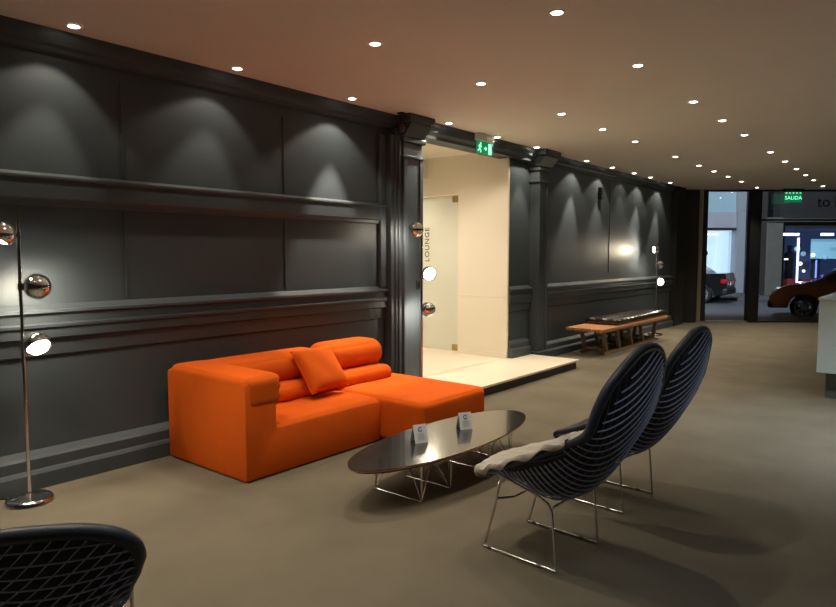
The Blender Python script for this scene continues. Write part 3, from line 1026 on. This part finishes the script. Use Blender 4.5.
def make_chair(label, sh, diagonal=False, low=False):
    r = empty('wire_chair')
    tag(r, label, 'chair', None if low else 'high backed wire lounge chairs')
    w = MB()
    rows = 20 if low else 36
    for k in range(2, rows + (0 if low else 3)):
        s = k / rows
        wd = sh.width(s) * .985
        tilt = 0 if low else -.34 * max(0, min(1, (s - .30) / .38))
        row = []
        for j in range(25):
            y = (-1 + j / 12) * wd
            s2 = s + tilt * y
            if 0 < s2 < 1 and abs(y) < sh.width(s2) * .99:
                row.append(sh.surf(s2, y, -.010))
        if len(row) > 2:
            w.tube(row, .0027 if low else .0036, 5)
    w.build('wire_shell', M['wire'], r, True)
    w = MB()
    for k in range(-14 if diagonal else -7, 15 if diagonal else 8):
        run_ = []
        for j in range(91):
            s = .01 + .98 * j / 90
            y = k * .045 - ((s - .8) * .75 if diagonal else 0)
            if abs(y) < sh.width(s) * .99:
                run_.append(sh.surf(s, y, -.005))
            else:
                if len(run_) > 2:
                    w.tube(run_, .0022, 5)
                run_ = []
        if len(run_) > 2:
            w.tube(run_, .0022, 5)
    w.build('cross_wires', M['wire'] if low else M['wire_unlit'], r, True)
    # padded cover on the sitter's side
    p = MB()
    ns, nt = 60, 12
    vs2, fs2 = [], []
    for off in (.004, .022):
        for i in range(ns + 1):
            s = .004 + .992 * (.5 - .5 * math.cos(PI * i / ns))
            wd = sh.width(s) * .99
            for j in range(nt + 1):
                vs2.append(sh.surf(s, -wd + 2 * wd * j / nt, off))
    S = (ns + 1) * (nt + 1)
    for i in range(ns):
        for j in range(nt):
            a = i * (nt + 1) + j
            fs2.append((a, a + 1, a + nt + 2, a + nt + 1))
            fs2.append((S + a, S + a + nt + 1, S + a + nt + 2, S + a + 1))
    p.add(vs2, fs2).build('seat_pad', M['navy'], r, True)
    dd = []
    for s, y in sh.outline():
        q = sh.surf(s, y, .006)
        if not dd or (q - dd[-1]).length > .008:
            dd.append(q)
    if (dd[0] - dd[-1]).length < .008:
        dd.pop()
    # the padded edge is a thin lip at the seat and thick round the back
    rad = [.015 + .008 * max(0, min(1, (q.z - (.5 if low else .6)) / .2)) for q in dd]
    MB().tube(dd, rad, 10, True).build('padded_edge', M['navy_rim'], r, True)
    # sled base of bent rod, each side a closed loop with its glides
    f_ = 1.0 if not low else .78
    zt = (.405, .352, .325, .29) if not low else (.445, .43, .41, .36)
    for q in (-1, 1):
        y = q * .21 * f_
        loop = [(.22, y, .008), (.20, y, .03), (.13, y, .28), (.10, y * 1.04, zt[0]), (-.10, y * 1.0, zt[1]), (-.165, y, zt[2]), (-.185, y, zt[3]), (-.21, y, .03), (-.215, y, .008)]
        sl_ = MB().tube(loop, .0065, 8).tube([(.22, y, .008), (-.215, y, .008)], .0065, 8).build('sled_frame', M['steel'], r, True)
        for x in (.17, -.12):
            MB().cyl((x - .012, y, .0075), (x + .012, y, .0075), .0075, 10).build('glide', M['black'], sl_, True)
    zc = .268 if not low else .405
    MB().tube([(.135, -.21 * f_, .275), (.10, -.10, zc - .006), (.10, .10, zc - .006), (.135, .21 * f_, .275)], .006, 8).build('cross_rod', M['steel'], r, True)
    MB().tube([(-.18, -.21 * f_, .30), (-.13, -.1, zc), (-.13, .1, zc), (-.18, .21 * f_, .30)], .006, 8).build('cross_rod', M['steel'], r, True)
    return r


c1 = make_chair('blue black wire lounge chair with pale cloth on its seat, nearer of the pair', LOUNGE)
c1.location = (-1.57, 2.93, 0)
c1.rotation_euler = (0, 0, PI + R(-3))
c2 = copy_tree(c1)
c2['label'] = 'blue black wire lounge chair with bare seat, behind the one holding a cloth'
c2.location = (-1.60, 3.82, 0)
c2.rotation_euler = (0, 0, PI + R(-3))
c3 = make_chair('low backed dark wire chair cut off in the bottom left corner, back to the viewer', SIDE, True, True)
c3.location = (-2.02, .79, 0)
c3.rotation_euler = (0, 0, R(144))

# pale cloth lying over the seat of the nearer chair, tucked over its edges
th = empty('throw_cloth', (-1.57, 2.93, .33), PI + R(-3))
tag(th, 'crumpled pale grey cloth spread over the seat of the front wire chair', 'cloth')
vs3, fs3 = [], []
ns, nt = 56, 34
DZ = Vector((0, 0, .33))
for i in range(ns + 1):
    s = .004 + .60 * i / ns
    wd = LOUNGE.width(s)
    for j in range(nt + 1):
        t = -1.16 + 2.32 * j / nt
        rum = .5 + .5 * min(1, max(0, (s - .28) / .15))
        wr = (.006 * math.sin(9 * t + 14 * s) * math.sin(21 * s + 3 * t) + .007 * math.sin(17 * t + 40 * s)) * rum
        if abs(t) <= 1:
            v = LOUNGE.surf(s, wd * t, .032 + wr + .026 * (1 - t * t) * min(1, i / 6))
        else:
            sg = 1 if t > 0 else -1
            c_ = LOUNGE.surf(s, sg * wd, .006)
            n_ = LOUNGE.normal(s, sg * wd)
            ds = LOUNGE.base(min(1, s + .01), sg * wd) - LOUNGE.base(max(0, s - .01), sg * wd)
            o_ = ds.cross(n_).normalized()
            o_ = o_ * (1 if o_.y * sg > 0 else -1)
            ph = (abs(t) - 1) / .16 * (2.35 + .45 * math.sin(47 * s))
            rr_ = .026 + wr + .010 * rum * (1 + math.sin(63 * s)) * .5
            v = c_ + n_ * rr_ * math.cos(ph) + o_ * rr_ * math.sin(ph)
        vs3.append(v - DZ)
for i in range(ns):
    for j in range(nt):
        a = i * (nt + 1) + j
        fs3.append((a, a + 1, a + nt + 2, a + nt + 1))
clo = MB().add(vs3, fs3).build('cloth_sheet', M['cloth'], th, True)
so = clo.modifiers.new('thickness', 'SOLIDIFY')
so.thickness = .004
so.offset = 0

# ------------------------------------------------------------------ bench with leather cushion
bn = empty('bench', (-4.16, 10.35, 0))
tag(bn, 'long low wooden bench with slanted frame legs against the dark wall', 'bench')
sl_ = MB()
for k in range(7):
    x = -.26 + k * .085
    sl_.box(x, x + .07, -1.42, 1.42, .375, .42, .006)
sl_.build('slat_top', M['wood'], bn)
for s in (-1, 1):
    xr_ = s * .17 + .03
    MB().box(xr_ - .03, xr_ + .03, -1.10, 1.12, .0, .045, .006).build('runner', M['wood_dark'], bn)
    MB().box(xr_ - .03, xr_ + .03, -1.30, 1.30, .335, .374, .006).build('rail', M['wood_dark'], bn)
    for k, y in enumerate((-1.02, -.52, -.02, .48, .98)):
        lx = .08 * (1 if y < .9 else -1)
        MB().prism([(y, .045), (y + .06, .045), (y + .06 - .12 * (1 if y < .9 else -1), .335), (y - .12 * (1 if y < .9 else -1), .335)], 'x', xr_ - .025, xr_ + .025).build('leg', M['wood_dark'], bn)
for y in (-1.02, .0, .98):
    MB().box(-.11, .17, y - .02, y + .04, .05, .09, .004).build('cross_bar', M['wood_dark'], bn)
bc = empty('bench_cushion', (-4.14, 10.72, .425))
tag(bc, 'black tufted leather cushion lying along the wooden bench', 'cushion')
def tuft(q):
    if q.z > .03:
        fx = math.cos(q.x / .19 * PI * 2)
        fy = math.cos(q.y / .19 * PI * 2)
        q.z += .007 * (fx + fy)
    return q
MB().soft(-.27, .27, -1.15, 1.10, 0, .085, .03, 60, .004, tuft).build('leather_pad', M['leather'], bc, True)
for i in range(-5, 6):
    for j in (-1, 0, 1):
        MB().lathe([(0, .006), (.008, .005), (.012, 0), (0, -.002)], 10).build('button', M['leather'], bc, True, loc=(j * .16 + .0, i * .19 + .095, .083))

# ------------------------------------------------------------------ reception desk
dk = empty('reception_desk', (-.62, 9.6, 0))
tag(dk, 'pale blue white reception desk floating on a recessed plinth at the right edge', 'reception desk')
MB().box(-.40, .42, -1.78, 1.7, .28, 1.03, .006).build('body', M['lacquer'], dk)
MB().box(-.41, .43, -1.79, 1.71, 1.032, 1.062, .005).build('counter_top', M['lacquer'], dk)
MB().box(-.33, .36, -1.66, 1.6, 0, .279).build('plinth', M['plinth'], dk)
MB().box(-.406, -.40, -.03, -.02, .28, 1.03).build('panel_joint', M['plinth'], dk)

# ------------------------------------------------------------------ exit signs and small wall fittings
ex = empty('exit_sign', (-4.36, 6.60, H), 0)
tag(ex, 'green running man exit sign under the ceiling above the lounge doorway', 'exit sign')
MB().box(-.03, .03, -.17, .17, -.085, -.0005, .006).build('housing', M['white_plastic'], ex)
MB().box(-.006, .006, -.165, .165, -.235, -.085, .003).build('acrylic_panel', M['green_lit'], ex)
pic = MB()
X0, X1 = .0065, .0085
def pl(a, b, wd):      # stroke in the panel plane, y to the right, z up
    a, b = Vector(a), Vector(b)
    t = (b - a).normalized()
    nv = Vector((-t.y, t.x)) * wd
    q = [a + nv, b + nv, b - nv, a - nv]
    pic.prism([(v.x, v.y) for v in q], 'x', X0, X1)
pic.prism([(-.09 + .013 * math.cos(k * PI / 5), -.115 + .013 * math.sin(k * PI / 5)) for k in range(10)], 'x', X0, X1)
pl((-.10, -.13), (-.115, -.18), .012)
pl((-.10, -.135), (-.07, -.155), .006)
pl((-.105, -.135), (-.135, -.15), .006)
pl((-.115, -.18), (-.085, -.195), .008)
pl((-.085, -.195), (-.09, -.22), .007)
pl((-.115, -.18), (-.15, -.205), .008)
pl((-.02, -.165), (.03, -.165), .007)
pl((.012, -.145), (.034, -.165), .006)
pl((.012, -.185), (.034, -.165), .006)
pic.build('running_man_pictogram', M['green_text'], ex)
MB().box(X0, X1, .075, .135, -.225, -.10).build('door_pictogram', M['green_text'], ex)

ex2 = empty('exit_sign', F(8.12, FD - .25, H), YAW)
tag(ex2, 'green lit SALIDA exit sign hanging at the street windows', 'exit sign')
MB().box(-.22, .22, -.03, .03, -.07, -.0005, .006).build('housing', M['frame_dark'], ex2)
MB().box(-.185, .185, -.008, .008, -.29, -.07, .003).build('acrylic_panel', M['green_lit'], ex2)
lettering('lettering', 'SALIDA', .108, M['green_text'], ex2, (0, -.010, -.20), (PI / 2, 0, 0), .001, 1.05)
for k in range(5):
    MB().box(-.17 + .075 * k, -.135 + .075 * k, -.0105, -.008, -.10, -.085).build('light_mark', M['green_text'], ex2)

sk = empty('wall_fitting', (-4.345, 5.06, 2.80))
tag(sk, 'small dark round fitting hanging high in the corner beside the doorway capital', 'wall fitting')
MB().tube([(0, 0, .118), (0, 0, .02)], .008, 8).box(-.03, .03, -.03, .03, .115, .1295, .004).build('stem', M['frame_dark'], sk)
MB().lathe([(0, -.025), (.03, -.025), (.045, -.01), (.045, .01), (.03, .025), (0, .025)], 24, Matrix.Rotation(PI / 2, 4, 'Y')).build('round_body', M['frame_dark'], sk, True, loc=(0, 0, -.02))
sw_ = empty('switch_plate', (XF + .0505, 5.41, 1.18))
tag(sw_, 'dark rectangular switch plate on the grey doorway pilaster', 'switch')
MB().box(0, .008, -.04, .04, -.05, .05, .003).build('plate', M['wall_trim'], sw_)
MB().box(.008, .012, -.018, .018, -.03, .03, .002).build('rocker', M['frame_dark'], sw_)
spk = empty('wall_speaker', (XW + .001, 10.36, 2.52))
tag(spk, 'small black box fixed high on the far dark wall', 'speaker')
MB().box(0, .06, -.05, .05, -.10, .10, .01).build('cabinet', M['black'], spk)
MB().box(.06, .064, -.04, .04, -.085, .085, .002).build('grille', M['frame_dark'], spk)
